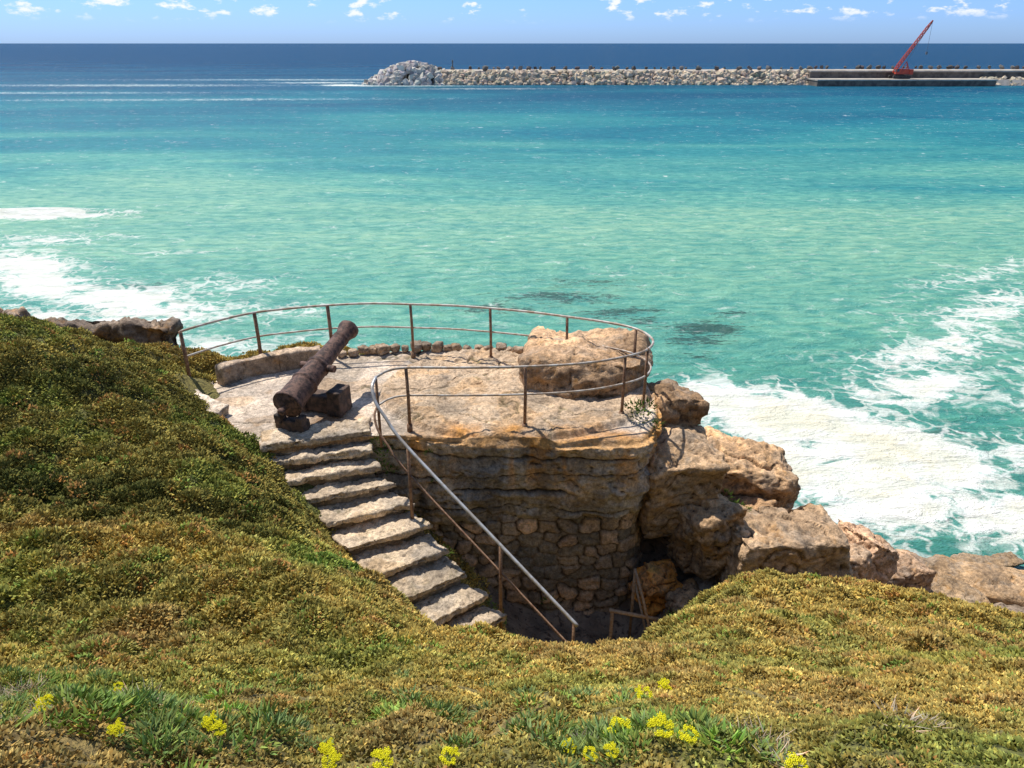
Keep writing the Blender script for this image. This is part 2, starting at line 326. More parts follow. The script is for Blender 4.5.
fcol=mix(nt,math_(nt,'MULTIPLY',maprange(nt,ff,.8,1.5),maprange(nt,sp.outputs[0],4,8)),(.82,.82,.77),(.76,.71,.54))
fcol=mix(nt,maprange(nt,r1,.40,.62,.6,0),fcol,(.60,.63,.52))
wcol=mix(nt,maprange(nt,fo,.15,.9,0,.4),wcol,(.18,.42,.33))
wcol=mix(nt,ft,wcol,fcol)
dif=nt.nodes.new('ShaderNodeBsdfDiffuse'); nt.links.new(wcol,dif.inputs['Color'])
gl=nt.nodes.new('ShaderNodeBsdfGlossy'); gl.inputs['Roughness'].default_value=.2; gl.inputs['Color'].default_value=(.8,.9,1,1)
nn=bump(nt,r1,.9,.5)
nt.links.new(nn,gl.inputs['Normal']); nt.links.new(nn,dif.inputs['Normal'])
fr=nt.nodes.new('ShaderNodeFresnel'); fr.inputs['IOR'].default_value=1.33; nt.links.new(nn,fr.inputs['Normal'])
fac=math_(nt,'MULTIPLY',math_(nt,'MINIMUM',fr.outputs[0],.14),math_(nt,'SUBTRACT',1.0,ft))
ms=nt.nodes.new('ShaderNodeMixShader'); nt.links.new(fac,ms.inputs[0]); nt.links.new(dif.outputs[0],ms.inputs[1]); nt.links.new(gl.outputs[0],ms.inputs[2])
nt.links.new(ms.outputs[0],nt.nodes['Material Output'].inputs[0])
add('sea',me,m)

# ------------------------------------------------------------------ bastion
OUT=[(-2.25,10.22),(-1.75,10.22),(-.8,10.10),(.12,10.05),(1.2,10.05),(1.95,10.15),(2.3,10.6),(2.45,11.3),(2.45,12),(2.0,12.8),(1.1,13.4),(0,13.65),(-1.2,13.8),(-2.4,13.75),(-3.4,13.45),(-4.4,13.0),(-5.3,12.5),(-5.85,11.75),(-5.3,11.1),(-4.6,10.55),(-4.0,10.05),(-3.72,9.83),(-3.2,9.93),(-2.7,10.1)]
def catmull(pts,n,closed=True):
    P=np.array(pts,float); m=len(P); seg=m if closed else m-1; out=[]
    for i in range(seg):
        if closed: a,b_,c,d=P[(i-1)%m],P[i],P[(i+1)%m],P[(i+2)%m]
        else: a,b_,c,d=P[max(i-1,0)],P[i],P[i+1],P[min(i+2,m-1)]
        for t in np.linspace(0,1,20,endpoint=False):
            out.append(.5*((2*b_)+(-a+c)*t+(2*a-5*b_+4*c-d)*t*t+(-a+3*b_-3*c+d)*t**3))
    if not closed: out.append(P[-1])
    out=np.array(out); 
    Q=np.vstack([out,out[:1]]) if closed else out
    s=np.concatenate([[0],np.cumsum(np.linalg.norm(np.diff(Q,axis=0),axis=1))])
    ss=np.linspace(0,s[-1],n,endpoint=not closed)
    return np.stack([np.interp(ss,s,Q[:,k]) for k in range(P.shape[1])],1),ss
NP=860; ring,arc=catmull(OUT,NP)
tg=np.roll(ring,-3,0)-np.roll(ring,3,0); tg/=np.linalg.norm(tg,axis=1)[:,None]; nrm=np.stack([tg[:,1],-tg[:,0]],1)
cx,cy=ring.mean(0)
rows=[];cols=[]
def slabtop(x,y):
    r=np.hypot((x-.05)/2.35,(y-11.9)/1.85)
    return sstep(1.03,.985,r+fbm(p3(x,y),2.5,3,.5,4)*.02)
TOPC=np.array([.60,.46,.325]); TERR=np.array([.66,.565,.47])
nr=90
for k in range(nr):
    f=((k+.0)/nr)**.8*.995+.002
    x=cx+(ring[:,0]-cx)*f; y=cy+(ring[:,1]-cy)*f
    P=p3(x,y); e=slabtop(x,y)
    z=8.40+.10*e+fbm(P,1.3,4,.5,2)*.026+e*fbm(P,3,5,.62,6)*.036
    ck=1-sstep(0,.04,np.abs(fbm(P,.9,3,.5,21)))
    z-= ck*.035
    z-= sstep(.4,.7,fbm(P,6,2,.5,22))*.02*e
    rows.append(np.stack([x,y,z],1))
    c=TERR*(1-e[:,None])+TOPC*e[:,None]
    d2=np.exp(-(((x+2.95)/.30)**2+((y-10.75)/.30)**2)) ; c=c*(1-d2[:,None]*.95)+np.array([.64,.25,.045])*d2[:,None]*.95
    rim=sstep(10.55,10.15,y+fbm(P,3,3)*.14)*(x>-1.7)*sstep(-.3,.3,fbm(P,1.6,3,.5,31)+.3)
    c=c*(1-.85*rim[:,None])+np.array([.62,.28,.05])*.85*rim[:,None]
    st_=sstep(.0,.6,fbm(P,1.0,4,.6,44))*.55; c=c*(1-st_[:,None])+np.array([.30,.25,.19])*st_[:,None]
    ol=sstep(.3,.6,fbm(P,1.5,4,.6,46))*.3; c=c*(1-ol[:,None])+np.array([.58,.33,.12])*ol[:,None]
    mo=(ck*.65)[:,None]; c=c*(1-mo)+np.array([.13,.13,.05])*mo
    cols.append(c)
prof_z=[8.47,8.44,8.36,8.26,8.0,7.9,7.75,7.6,7.5,7.42,7.36,7.2,7.0,6.9,6.7]
prof_o=[.02,.05,.07,.05,.02,.04,.03,.05,.09,.08,.05,.03,.02,-.04,-.12]
zl=np.concatenate([np.arange(8.47,6.8,-.018),np.arange(6.8,4.4,-.026)])
aN=np.stack([arc,arc*0,arc*0],1)
def worley(u,v_):
    iu=np.floor(u);iv=np.floor(v_); f1=np.full(len(u),9.);f2=f1.copy(); idd=np.zeros(len(u))
    for a_ in(-1,0,1):
        for c_ in(-1,0,1):
            gu=iu+a_;gv=iv+c_; ou=_h(gu,gv,gu*0+1)*.75+.12; ov=_h(gu,gv,gu*0+2)*.6+.2
            d=np.maximum(np.abs(gu+ou-u),np.abs(gv+ov-v_))*.65+np.hypot(gu+ou-u,gv+ov-v_)*.35
            n1_=d<f1; f2=np.where(n1_,f1,np.minimum(f2,d)); idd=np.where(n1_,_h(gu,gv,gu*0+7),idd); f1=np.where(n1_,d,f1)
    return f1,f2,idd
# long bedding planes of the upper rock: height of each wavers slowly along the wall
beds=[(8.12,.10,.05),(7.78,.13,.045),(7.42,.15,.07),(7.12,.12,.045)]
bedz=[z0+fbm(aN,.35,3,.5,80+k)*am for k,(z0,am,dp) in enumerate(beds)]
bedn=[fbm(aN,6,3,.6,90+k)*.02 for k in range(4)]
steps=[vn(np.stack([arc*.45,arc*0+k*7.3,arc*0],1))*.05 for k in range(5)]
for zv in zl:
    o=np.interp(-zv,[-q for q in prof_z],prof_o)
    zz=np.full(NP,zv)
    P=np.stack([ring[:,0],ring[:,1],zz],1)
    lim=6.72+fbm(aN,.45,3,.55,77)*.42
    top=sstep(lim-.05,lim+.05,zv)
    groove=np.zeros(NP); layer=steps[0].copy()
    for k,(z0,am,dp) in enumerate(beds):
        dz=zv-(bedz[k]+bedn[k]); w_=.018+.02*sstep(-.3,.6,fbm(aN,.8,2,.5,95+k))
        groove=np.maximum(groove,np.exp(-(dz/w_)**2)*sstep(-.7,0,fbm(aN,.6,2,.5,100+k))*dp/.06)
        t=sstep(.03,-.03,dz); layer=layer*(1-t)+steps[k+1]*t
    dd=o*.8+fbm(P*[1,1,.9],.8,4,.6,11)*.10+fbm(P*[1,1,1.2],4,5,.66,12)*.032+layer-groove*.075-sstep(.35,.8,fbm(P*[1,1,1.5],2.4,3,.5,54))*.06
    dt=dd*(sstep(8.48,8.3,zv)*.75+.25)
    f1_,f2_,cid=worley(arc/.34+fbm(P,2.0,2,.5,61)*.22,zv/.235+fbm(P,1.6,2,.5,62)*.25)
    g=(f2_-f1_)+fbm(P,7,2,.5,62)*.05
    bulge=sstep(0,.22,g)
    dm=-.13+bulge*.055*(.4+1.1*cid)+fbm(P,8,3,.6,14)*.018+fbm(P,1,3,.5,18)*.07-.03
    d=dt*top+dm*(1-top)
    xy=ring+nrm*d[:,None]
    if zv>8.3:
        e=slabtop(ring[:,0]+(cx-ring[:,0])*.03,ring[:,1]+(cy-ring[:,1])*.03)
        zz=zz-.10*(1-e)*sstep(8.3,8.45,zv)
    rows.append(np.stack([xy[:,0],xy[:,1],zz],1))
    cu_=np.array([.48,.385,.28])*(1+.45*fbm(P*[1,1,1.2],1.0,4,.6,17))[:,None]
    gsel=sstep(-.2,.35,fbm(P*[1,1,.5],.9,4,.55,71))[:,None]; cu_=cu_*(1-gsel*.75)+np.array([.44,.41,.36])*gsel*.75
    osel=sstep(.0,.5,fbm(P*[1.5,1.5,.3],1.4,4,.6,73))[:,None]*.75*sstep(7.2,8.3,zv); cu_=cu_*(1-osel)+np.array([.64,.31,.075])*osel
    dsel=sstep(.1,.6,fbm(P*[2,2,.3],1.2,4,.6,75))[:,None]*.55; cu_=cu_*(1-dsel)+np.array([.13,.11,.09])*dsel
    cu_=cu_*(1-.6*np.clip(groove,0,1))[:,None]
    if zv>8.32: cu_=cu_*.4+np.array([.68,.35,.09])*.6
    cm=np.array([.46,.365,.265])*(.5+.9*cid)[:,None]*(1+np.array([.15,0,-.12])*(cid-.5)[:,None]*2)
    cm=cm*bulge[:,None]+np.array([.24,.195,.145])*(1-bulge)[:,None]
    cols.append(cu_*top[:,None]+cm*(1-top)[:,None])
V=np.concatenate(rows); C=np.concatenate(cols); nrw=len(rows)
i,j=np.meshgrid(np.arange(NP),np.arange(nrw-1)); i2=(i+1)%NP
F=np.stack([(j*NP+i),((j+1)*NP+i),((j+1)*NP+i2),(j*NP+i2)],2).reshape(-1,4)
V=np.vstack([V,[[cx,cy,8.41]]]); C=np.vstack([C,[TERR]]); F=F.tolist()+[[len(V)-1,k,(k+1)%NP] for k in range(NP)]
me=new_mesh('stone_bastion',V.tolist(),F); setcol(me,np.clip(C,0,1))
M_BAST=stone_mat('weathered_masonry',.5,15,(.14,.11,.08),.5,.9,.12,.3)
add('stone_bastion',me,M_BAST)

# ------------------------------------------------------------------ steps
parts=[]
for i in range(10):
    l0=Vector((*L[i],0)); r0=Vector((*R[i],0))
    if i==0: lb=Vector((-3.95,10.2,0)); rb=Vector((-2.3,10.7,0))
    else:
        lb=Vector((*L[i-1],0)); rb=Vector((*R[i-1],0))
        lb=lb+(lb-l0)*.25; rb=rb+(rb-r0)*.25
    jt=lambda:Vector((random.uniform(-.03,.03),random.uniform(-.025,.025),0))
    q=[l0+jt(),r0+jt(),rb,lb]; zt=SZ[i]+random.uniform(-.012,.012); zb=zt-.10 
    V=[(p.x,p.y,zb) for p in q]+[(p.x,p.y,zt) for p in q]
    F=[(3,2,1,0),(4,5,6,7),(0,1,5,4),(1,2,6,5),(2,3,7,6),(3,0,4,7)]
    me=remesh(V,F,.02); lap(me,1); Cc=getco(me);Nn=getno(me)
    dd=fbm(Cc,3,3,.6,i)*.026+fbm(Cc,14,3,.6,i+4)*.013; dd-=(1-sstep(0,.05,np.abs(fbm(Cc,2.2,2,.5,i+40))))*.02
    chip=sstep(.1,.6,fbm(Cc,4,2,.5,i+90))*.04; dd-=chip*(np.abs(Nn[:,2])<.85)
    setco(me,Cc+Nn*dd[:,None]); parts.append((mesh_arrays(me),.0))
    back=((lb+rb)-(l0+r0)).normalized()*.07; side=(l0-r0).normalized()*.05
    q2=[l0+back,r0+back+side,rb+side+back,lb+back]
    V=[(p.x,p.y,zt-1.9) for p in q2]+[(p.x,p.y,zb+.02) for p in q2]
    me=remesh(V,F,.04); lap(me,1); Cc=getco(me);Nn=getno(me)
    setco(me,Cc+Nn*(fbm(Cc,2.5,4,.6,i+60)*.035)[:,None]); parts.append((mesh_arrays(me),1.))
V,F=join_arrays([p[0] for p in parts]); me=new_mesh('stone_stairs',V.tolist(),F)
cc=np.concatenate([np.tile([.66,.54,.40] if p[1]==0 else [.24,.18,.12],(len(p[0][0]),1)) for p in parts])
cc*= (1+.35*fbm(V,2.2,3,.5,3))[:,None]
og=sstep(.1,.6,fbm(V,1.8,4,.6,8))[:,None]*.35; cc=cc*(1-og)+np.array([.50,.32,.13])*og
gs=sstep(.0,.5,fbm(V,1.5,4,.6,18))[:,None]*.5; cc=cc*(1-gs)+np.array([.40,.37,.32])*gs; setcol(me,np.clip(cc,0,1))
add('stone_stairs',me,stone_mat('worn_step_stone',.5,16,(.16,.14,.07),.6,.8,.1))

# ------------------------------------------------------------------ boulders
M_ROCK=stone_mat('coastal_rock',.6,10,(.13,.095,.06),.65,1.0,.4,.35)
def boulder(name,*a,col=(.36,.26,.17),**k):
    V,F,me=rock_arrays(*a,**k); me.name=name
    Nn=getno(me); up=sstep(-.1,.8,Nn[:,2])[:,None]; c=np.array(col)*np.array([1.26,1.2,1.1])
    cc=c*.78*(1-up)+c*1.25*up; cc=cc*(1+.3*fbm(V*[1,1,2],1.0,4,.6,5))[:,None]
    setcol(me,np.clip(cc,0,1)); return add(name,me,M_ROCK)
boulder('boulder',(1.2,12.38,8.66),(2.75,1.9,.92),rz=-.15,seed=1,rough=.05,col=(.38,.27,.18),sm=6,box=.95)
boulder('boulder',(2.75,12.0,7.35),(1.1,1.5,2.8),rz=.2,seed=2,rough=.06,col=(.32,.22,.14))
boulder('boulder',(2.78,10.85,7.1),(1.65,1.6,1.95),rz=.1,tilt=(.08,.1),seed=3,rough=.045,col=(.42,.31,.21),box=.97,npts=5)
boulder('boulder',(3.25,10.3,6.4),(1.1,1.2,1.6),rz=.5,tilt=(0,-.15),seed=4,rough=.055,col=(.36,.26,.17))
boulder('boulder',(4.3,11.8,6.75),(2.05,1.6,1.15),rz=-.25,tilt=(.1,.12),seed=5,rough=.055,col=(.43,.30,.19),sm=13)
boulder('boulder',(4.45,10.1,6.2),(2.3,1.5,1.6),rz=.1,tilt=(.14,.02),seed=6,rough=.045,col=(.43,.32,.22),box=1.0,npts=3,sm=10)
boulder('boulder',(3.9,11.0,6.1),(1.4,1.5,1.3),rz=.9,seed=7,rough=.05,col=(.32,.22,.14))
boulder('boulder',(2.5,10.15,5.5),(.85,.8,.95),rz=.3,tilt=(.3,.2),seed=8,rough=.05,col=(.62,.29,.07))
boulder('boulder',(2.95,9.7,5.2),(.8,.8,1.2),rz=.6,seed=9,rough=.05,col=(.36,.25,.16))
boulder('boulder',(7.1,12.4,4.4),(1.6,1.4,1.2),rz=.5,tilt=(0,.5),seed=10,rough=.05,col=(.50,.35,.25),sm=4)
boulder('boulder',(6.3,11.8,4.5),(1.2,1.2,1.4),rz=.5,seed=11,rough=.05,col=(.34,.25,.18),sm=4)
boulder('boulder',(9.2,14.4,2.0),(2.0,1.5,1.4),rz=.2,seed=12,rough=.05,col=(.26,.19,.14))
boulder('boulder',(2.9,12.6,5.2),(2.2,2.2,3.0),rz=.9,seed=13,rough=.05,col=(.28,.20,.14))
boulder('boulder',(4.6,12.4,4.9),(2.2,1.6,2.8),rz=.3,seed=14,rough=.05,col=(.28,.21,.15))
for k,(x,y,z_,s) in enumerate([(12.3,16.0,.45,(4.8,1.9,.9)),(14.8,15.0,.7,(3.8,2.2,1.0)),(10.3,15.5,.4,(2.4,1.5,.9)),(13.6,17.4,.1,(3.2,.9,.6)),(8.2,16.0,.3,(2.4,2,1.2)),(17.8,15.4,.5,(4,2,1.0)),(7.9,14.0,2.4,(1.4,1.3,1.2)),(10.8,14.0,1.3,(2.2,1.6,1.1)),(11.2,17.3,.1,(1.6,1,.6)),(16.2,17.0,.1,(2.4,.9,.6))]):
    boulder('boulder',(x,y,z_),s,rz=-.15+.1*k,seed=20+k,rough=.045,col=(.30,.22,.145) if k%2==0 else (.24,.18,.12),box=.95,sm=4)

L_=[];path,_=catmull([(-4.9,12.85),(-4.2,13.15),(-3.3,13.45),(-2.3,13.68),(-1.2,13.75),(-.3,13.65),(.35,13.5)],27,False)
for k,p in enumerate(path):
    s=random.uniform(.17,.27); V,F,me=rock_arrays((p[0]+random.uniform(-.03,.03),p[1]+random.uniform(-.04,.04),8.43+s*.25),(s*1.2,s,s*.8),rz=random.uniform(0,3),seed=100+k,voxel=.02,rough=.05,sm=2); L_.append((V,F))
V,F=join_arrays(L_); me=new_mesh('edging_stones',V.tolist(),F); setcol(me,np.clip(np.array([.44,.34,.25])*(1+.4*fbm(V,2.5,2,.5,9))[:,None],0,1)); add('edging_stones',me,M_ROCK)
def wall(name,pts,z0,h,th,col,voxel=.03,amp=.03,seed=0,mat=None):
    P,_=catmull(pts,24,False); t=np.gradient(P,axis=0); t/=np.linalg.norm(t,axis=1)[:,None]; nn=np.stack([-t[:,1],t[:,0]],1)
    V=[];F=[]
    for p,q in zip(P,nn):
        a=p+q*th/2;b_=p-q*th/2; V+=[(a[0],a[1],z0),(b_[0],b_[1],z0),(b_[0],b_[1],z0+h),(a[0],a[1],z0+h)]
    for i in range(len(P)-1):
        o=i*4
        for k in range(4): F.append((o+k,o+(k+1)%4,o+4+(k+1)%4,o+4+k))
    F.append((3,2,1,0)); o=(len(P)-1)*4; F.append((o,o+1,o+2,o+3))
    me=remesh(V,F,voxel); lap(me,1); Cc=getco(me);Nn=getno(me)
    d=fbm(Cc,2.5,4,.6,seed)*amp-(1-sstep(0,.05,np.abs(fbm(Cc,1.8,2,.5,seed+5))))*amp*1.2
    setco(me,Cc+Nn*d[:,None])
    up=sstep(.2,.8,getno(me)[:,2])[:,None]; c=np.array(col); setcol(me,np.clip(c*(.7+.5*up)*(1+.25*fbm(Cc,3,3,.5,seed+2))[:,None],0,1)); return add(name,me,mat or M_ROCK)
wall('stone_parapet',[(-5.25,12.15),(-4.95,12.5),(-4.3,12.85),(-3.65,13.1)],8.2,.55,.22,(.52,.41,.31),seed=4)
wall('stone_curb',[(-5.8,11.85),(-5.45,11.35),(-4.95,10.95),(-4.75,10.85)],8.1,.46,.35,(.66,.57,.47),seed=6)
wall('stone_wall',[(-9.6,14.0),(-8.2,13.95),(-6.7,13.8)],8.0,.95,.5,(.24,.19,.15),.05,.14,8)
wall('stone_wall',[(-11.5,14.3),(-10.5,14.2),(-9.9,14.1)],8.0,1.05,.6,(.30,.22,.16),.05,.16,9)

# ------------------------------------------------------------------ tubes
def tube(path,r,seg=10,cap=True):
    P=[Vector(p) for p in path]; V=[];F=[]; prev=None
    for i,p in enumerate(P):
        t=(P[min(i+1,len(P)-1)]-P[max(i-1,0)]).normalized()
        if prev is None: a=t.orthogonal().normalized()
        else: a=(prev-t*prev.dot(t)).normalized()
        prev=a; b_=t.cross(a)
        rr=r[i] if isinstance(r,(list,tuple)) else r
        for k in range(seg):
            an=2*math.pi*k/seg; q=p+(a*math.cos(an)+b_*math.sin(an))*rr; V.append(tuple(q))
    for i in range(len(P)-1):
        for k in range(seg): F.append((i*seg+k,i*seg+(k+1)%seg,(i+1)*seg+(k+1)%seg,(i+1)*seg+k))
    if cap: F.append(tuple(range(seg-1,-1,-1))); F.append(tuple((len(P)-1)*seg+k for k in range(seg)))
    return np.array(V),F
def empty(name,loc=(0,0,0)):
    e=bpy.data.objects.new(name,None); COL.objects.link(e); e.location=loc; e.empty_display_size=.2; return e
M_RUST=plain_mat('rusty_iron',(.17,.085,.045),(.33,.20,.12),22,.8,.1,.6,.004)
M_RAIL=plain_mat('weathered_rail_paint',(.54,.50,.44),(.34,.24,.16),6,.5,.1,.3,.002)
M_RAIL2=plain_mat('galvanised_rail',(.55,.55,.54),(.42,.37,.31),7,.4,.4,.3,.002)
rl=[(-5.7,11.92,9.5),(-5.3,12.42,9.5),(-4.74,12.9,9.5),(-4.1,13.15,9.5),(-3.49,13.32,9.5),(-2.7,13.4,9.51),(-1.93,13.38,9.5),(-1.1,13.3,9.5),(-.41,13.15,9.5),(.3,12.95,9.5),(1.0,12.68,9.5),(1.65,12.4,9.5),(2.15,12.05,9.5),(2.36,11.6,9.48),(2.2,11.15,9.48),(1.79,10.8,9.5),(1.1,10.53,9.5),(.2,10.4,9.5),(-.8,10.36,9.5),(-1.6,10.36,9.5),(-1.88,10.27,9.49),(-2.03,10.08,9.47)]
sr=[(-2.06,9.88,9.40),(-2.0,9.72,9.24),(-1.85,9.58,9.06),(-1.5,9.28,8.72),(-.16,8.2,7.82),(.85,7.38,7.15)]
re_=empty('metal_railing')
top,_=catmull(rl,220,False)
tV,tF=tube(top,.021); o=add('top_rail',new_mesh('top_rail',tV.tolist(),tF),M_RAIL,re_)
mid=top.copy(); mid[:,2]-=.47; tV,tF=tube(mid[:],.017); add('middle_rail',new_mesh('middle_rail',tV.tolist(),tF),M_RAIL,re_)
ps=[]
for k,(x,y,zb) in enumerate([(-5.7,11.92,8.35),(-4.74,12.9,8.2),(-3.49,13.32,8.2),(-1.93,13.38,8.2),(-.41,13.15,8.2),(1.0,12.68,8.3),(2.15,12.05,8.2),(2.2,11.15,8.2),(1.79,10.8,8.2),(.2,10.38,8.3),(-1.62,10.36,8.3)]):
    ps.append(tube([(x,y,zb),(x+.008,y,9.0),(x,y,9.5)],.026 if k not in(0,1,2) else .034)); ps.append(tube([(x,y,8.36),(x,y,8.53)],.045))
V,F=join_arrays(ps); add('posts',new_mesh('posts',V.tolist(),F),M_RUST,re_)
re2=empty('stair_handrail')
st,_=catmull([(-2.03,10.08,9.47)]+sr,90,False); tV,tF=tube(st,.024); add('top_rail',new_mesh('top_rail',tV.tolist(),tF),M_RAIL2,re2)
s2=st.copy(); s2[:,2]-=.46; tV,tF=tube(s2[:],.018); add('middle_rail',new_mesh('middle_rail',tV.tolist(),tF),M_RUST,re2)
V,F=join_arrays([tube([(-1.5,9.28,7.2),(-1.5,9.28,8.71)],.026),tube([(-.16,8.2,6.2),(-.16,8.2,7.81)],.026),tube([(-2.03,10.05,8.3),(-2.03,10.05,9.45)],.022),tube([(.8,7.42,5.9),(.8,7.42,7.17)],.024)]); add('posts',new_mesh('posts',V.tolist(),F),M_RUST,re2)
re3=empty('rusty_handrail')
V,F=join_arrays([tube([(1.60,9.2,4.6),(1.60,9.2,5.80)],.03),tube([(2.30,9.2,4.6),(2.30,9.2,5.62)],.03),tube([(1.55,9.2,5.79),(2.36,9.2,5.60)],.03),tube([(1.99,9.6,6.27),(2.1,9.35,5.9),(2.25,8.95,5.30)],.022),tube([(2.02,9.65,5.95),(2.12,9.38,5.55),(2.25,9.05,5.0)],.018),tube([(1.99,9.6,4.8),(1.99,9.6,6.28)],.025)])
M_WOODR=plain_mat('sunbleached_rust',(.36,.21,.11),(.48,.35,.23),18,.8,.0,.5,.004); add('rails',new_mesh('rails',V.tolist(),F),M_WOODR,re3)

# ------------------------------------------------------------------ cannon
ce=empty('cannon')
M_IRON=plain_mat('corroded_cannon_iron',(.05,.030,.024),(.17,.095,.07),14,.7,.3,.9,.012)
prof=[(-.20,0),(-.20,.03),(-.175,.055),(-.14,.06),(-.11,.045),(-.09,.035),(-.07,.05),(-.05,.12),(-.02,.17),(0,.205),(.0,.225),(.05,.228),(.06,.208),(.10,.203),(.52,.19),(.53,.205),(.57,.205),(.58,.182),(.95,.168),(.96,.182),(1.0,.182),(1.01,.155),(1.55,.130),(1.74,.122),(1.75,.134),(1.78,.134),(1.79,.122),(1.90,.128),(1.98,.15),(2.04,.168),(2.09,.165),(2.12,.145),(2.125,.13),(2.125,.062),(1.7,.058),(1.7,0)]
A0=Vector((-3.47,10.22,8.93)); A1=Vector((-2.85,12.12,9.47)); ax=(A1-A0).normalized(); a=ax.cross(Vector((0,0,1))).normalized(); b_=a.cross(ax)
sg=48;V=[];F=[]
pp=[]
for (s,r),(s2_,r2) in zip(prof[:-1],prof[1:]):
    n_=max(1,int(abs(s2_-s)/.04))
    for k in range(n_): pp.append((s+(s2_-s)*k/n_,r+(r2-r)*k/n_))
pp.append(prof[-1])
for s,r in pp:
    for k in range(sg):
        an=2*math.pi*k/sg; q=A0+ax*s+(a*math.cos(an)+b_*math.sin(an))*(r*1.07+.0005); V.append(tuple(q))
for i in range(len(pp)-1):
    for k in range(sg): F.append((i*sg+k,(i+1)*sg+k,(i+1)*sg+(k+1)%sg,i*sg+(k+1)%sg))
V=np.array(V); V+=(fbm(V,9,3,.6,2)*.005)[:,None]
add('barrel',new_mesh('barrel',V.tolist(),F),M_IRON,ce)
tc_=A0+ax*.98; tV,tF=tube([tc_-a*.31,tc_+a*.31],.06,20); add('trunnions',new_mesh('trunnions',tV.tolist(),tF,False),M_IRON,ce)
def block(name,c,s,rz,mat,parent,top=1.0,seed=0):
    V=[];sx,sy,sz=s[0]/2,s[1]/2,s[2]
    for z_,k in((0,1),(sz,top)):
        for x,y in((-sx,-sy),(sx,-sy),(sx,sy),(-sx,sy)): V.append(Matrix.Rotation(rz,3,'Z')@Vector((x*k,y*k,z_))+Vector(c))
    F=[(3,2,1,0),(4,5,6,7),(0,1,5,4),(1,2,6,5),(2,3,7,6),(3,0,4,7)]
    me=remesh([tuple(v) for v in V],F,.018); lap(me,2); Cc=getco(me);Nn=getno(me); setco(me,Cc+Nn*(fbm(Cc,8,3,.6,seed)*.008)[:,None])
    me.name=name; return add(name,me,mat,parent)
M_BLK=plain_mat('rusted_mount',(.04,.030,.025),(.13,.08,.055),10,.85,.0,.9,.012)
rz=math.atan2(a.y,a.x)
hx=Vector((ax.x,ax.y,0)).normalized()
cR=tc_+a*.33; cL=tc_-a*.33
block('right_cheek',(cR.x,cR.y,8.42),(.26,.42,.42),rz,M_BLK,ce,top=.9,seed=1); block('left_cheek',(cL.x,cL.y,8.42),(.26,.42,.42),rz,M_BLK,ce,top=.9,seed=2)
block('cross_bed',(tc_.x,tc_.y,8.41),(.50,.30,.30),rz,M_BLK,ce,seed=3)
bc=A0+ax*.08; block('breech_block',(bc.x,bc.y,8.40),(.52,.20,.26),rz,M_BLK,ce,seed=4)
b2=bc-hx*.05
block('breech_chock',(b2.x-.18*a.x,b2.y-.18*a.y,8.60),(.12,.18,.16),rz,M_BLK,ce,seed=5); block('breech_chock_right',(b2.x+.20*a.x,b2.y+.20*a.y,8.60),(.12,.18,.16),rz,M_BLK,ce,seed=6)

# ------------------------------------------------------------------ breakwater
bm=bmesh.new(); bmesh.ops.create_icosphere(bm,subdivisions=1,radius=1); RV=np.array([v.co for v in bm.verts]); RF=[tuple(v.index for v in f.verts) for f in bm.faces]; bm.free()
def rockpile(centers,sizes,seed):
    g=np.random.default_rng(seed); Vs=[];Fs=[];Cs=[];o=0
    for c,s in zip(centers,sizes):
        V=np.sign(RV)*np.abs(RV)**.6; V=V*(1+g.normal(0,.13,(len(RV),1)))*np.array([g.uniform(.8,1.3),g.uniform(.7,1.1),g.uniform(.6,1)])*s/2
        q=g.normal(size=3)*.5; M=np.array(Matrix.Rotation(g.uniform(0,6),3,'Z')@Matrix.Rotation(q[0],3,'X')@Matrix.Rotation(q[1],3,'Y'))
        Vs.append(V@M.T+np.array(c)); Fs+=[tuple(i+o for i in f) for f in RF]; o+=len(RV); Cs.append(np.tile(g.uniform(.6,1.25)*np.array([1,1,1])+g.normal(0,.03,3),(len(RV),1)))
    return np.concatenate(Vs),Fs,np.concatenate(Cs)
bw=empty('breakwater')
g=np.random.default_rng(3); cen=[];siz=[]
for k in range(1500):
    x=g.uniform(-26,112); f=g.uniform(0,1); cen.append((x,292.5+f*4.2+g.normal(0,.2),-.3+f*4.6)); siz.append(g.uniform(1.2,2.4))
for k in range(260):
    x=g.uniform(170,230); f=g.uniform(0,1); cen.append((x,289+f*3,-.5+f*2.6)); siz.append(g.uniform(1.2,2.4))
V,F,C=rockpile(cen,siz,1); me=new_mesh('armour_rocks',V.tolist(),F,False); setcol(me,np.clip(C*np.array([.60,.48,.34]),0,1))
M_BW,nt,b=mat_new('breakwater_rock'); nt.links.new(attr(nt,'tint').outputs['Color'],b.inputs['Base Color']); b.inputs['Roughness'].default_value=.95
add('armour_rocks',me,M_BW,bw)
cen=[];siz=[]
for k in range(560):
    an=g.uniform(0,2*math.pi); rr=math.sqrt(g.uniform(0,1)); x=-38+rr*math.cos(an)*18; y=298+rr*math.sin(an)*8
    h=7.4*(1-rr**2.2)*min(1,.45+(x+56)/28)+g.normal(0,.25)
    cen.append((x,y,h-.8)); siz.append(g.uniform(1.6,3.2))
V,F,C=rockpile(cen,siz,2); me=new_mesh('head_blocks',V.tolist(),F,False); setcol(me,np.clip(C*np.array([.54,.49,.43]),0,1)); add('head_blocks',me,M_BW,bw)
cen=[];siz=[]
for x in np.arange(-28,225,2.6):
    if g.random()<.8: cen.append((x+g.normal(0,.8),299+g.normal(0,.5),5.5+(0 if x<110 else .3)));siz.append(g.uniform(.9,2.0))
V,F,C=rockpile(cen,siz,4); me=new_mesh('crest_blocks',V.tolist(),F,False); setcol(me,np.clip(C*np.array([.13,.12,.11]),0,1)); add('crest_blocks',me,M_BW,bw)
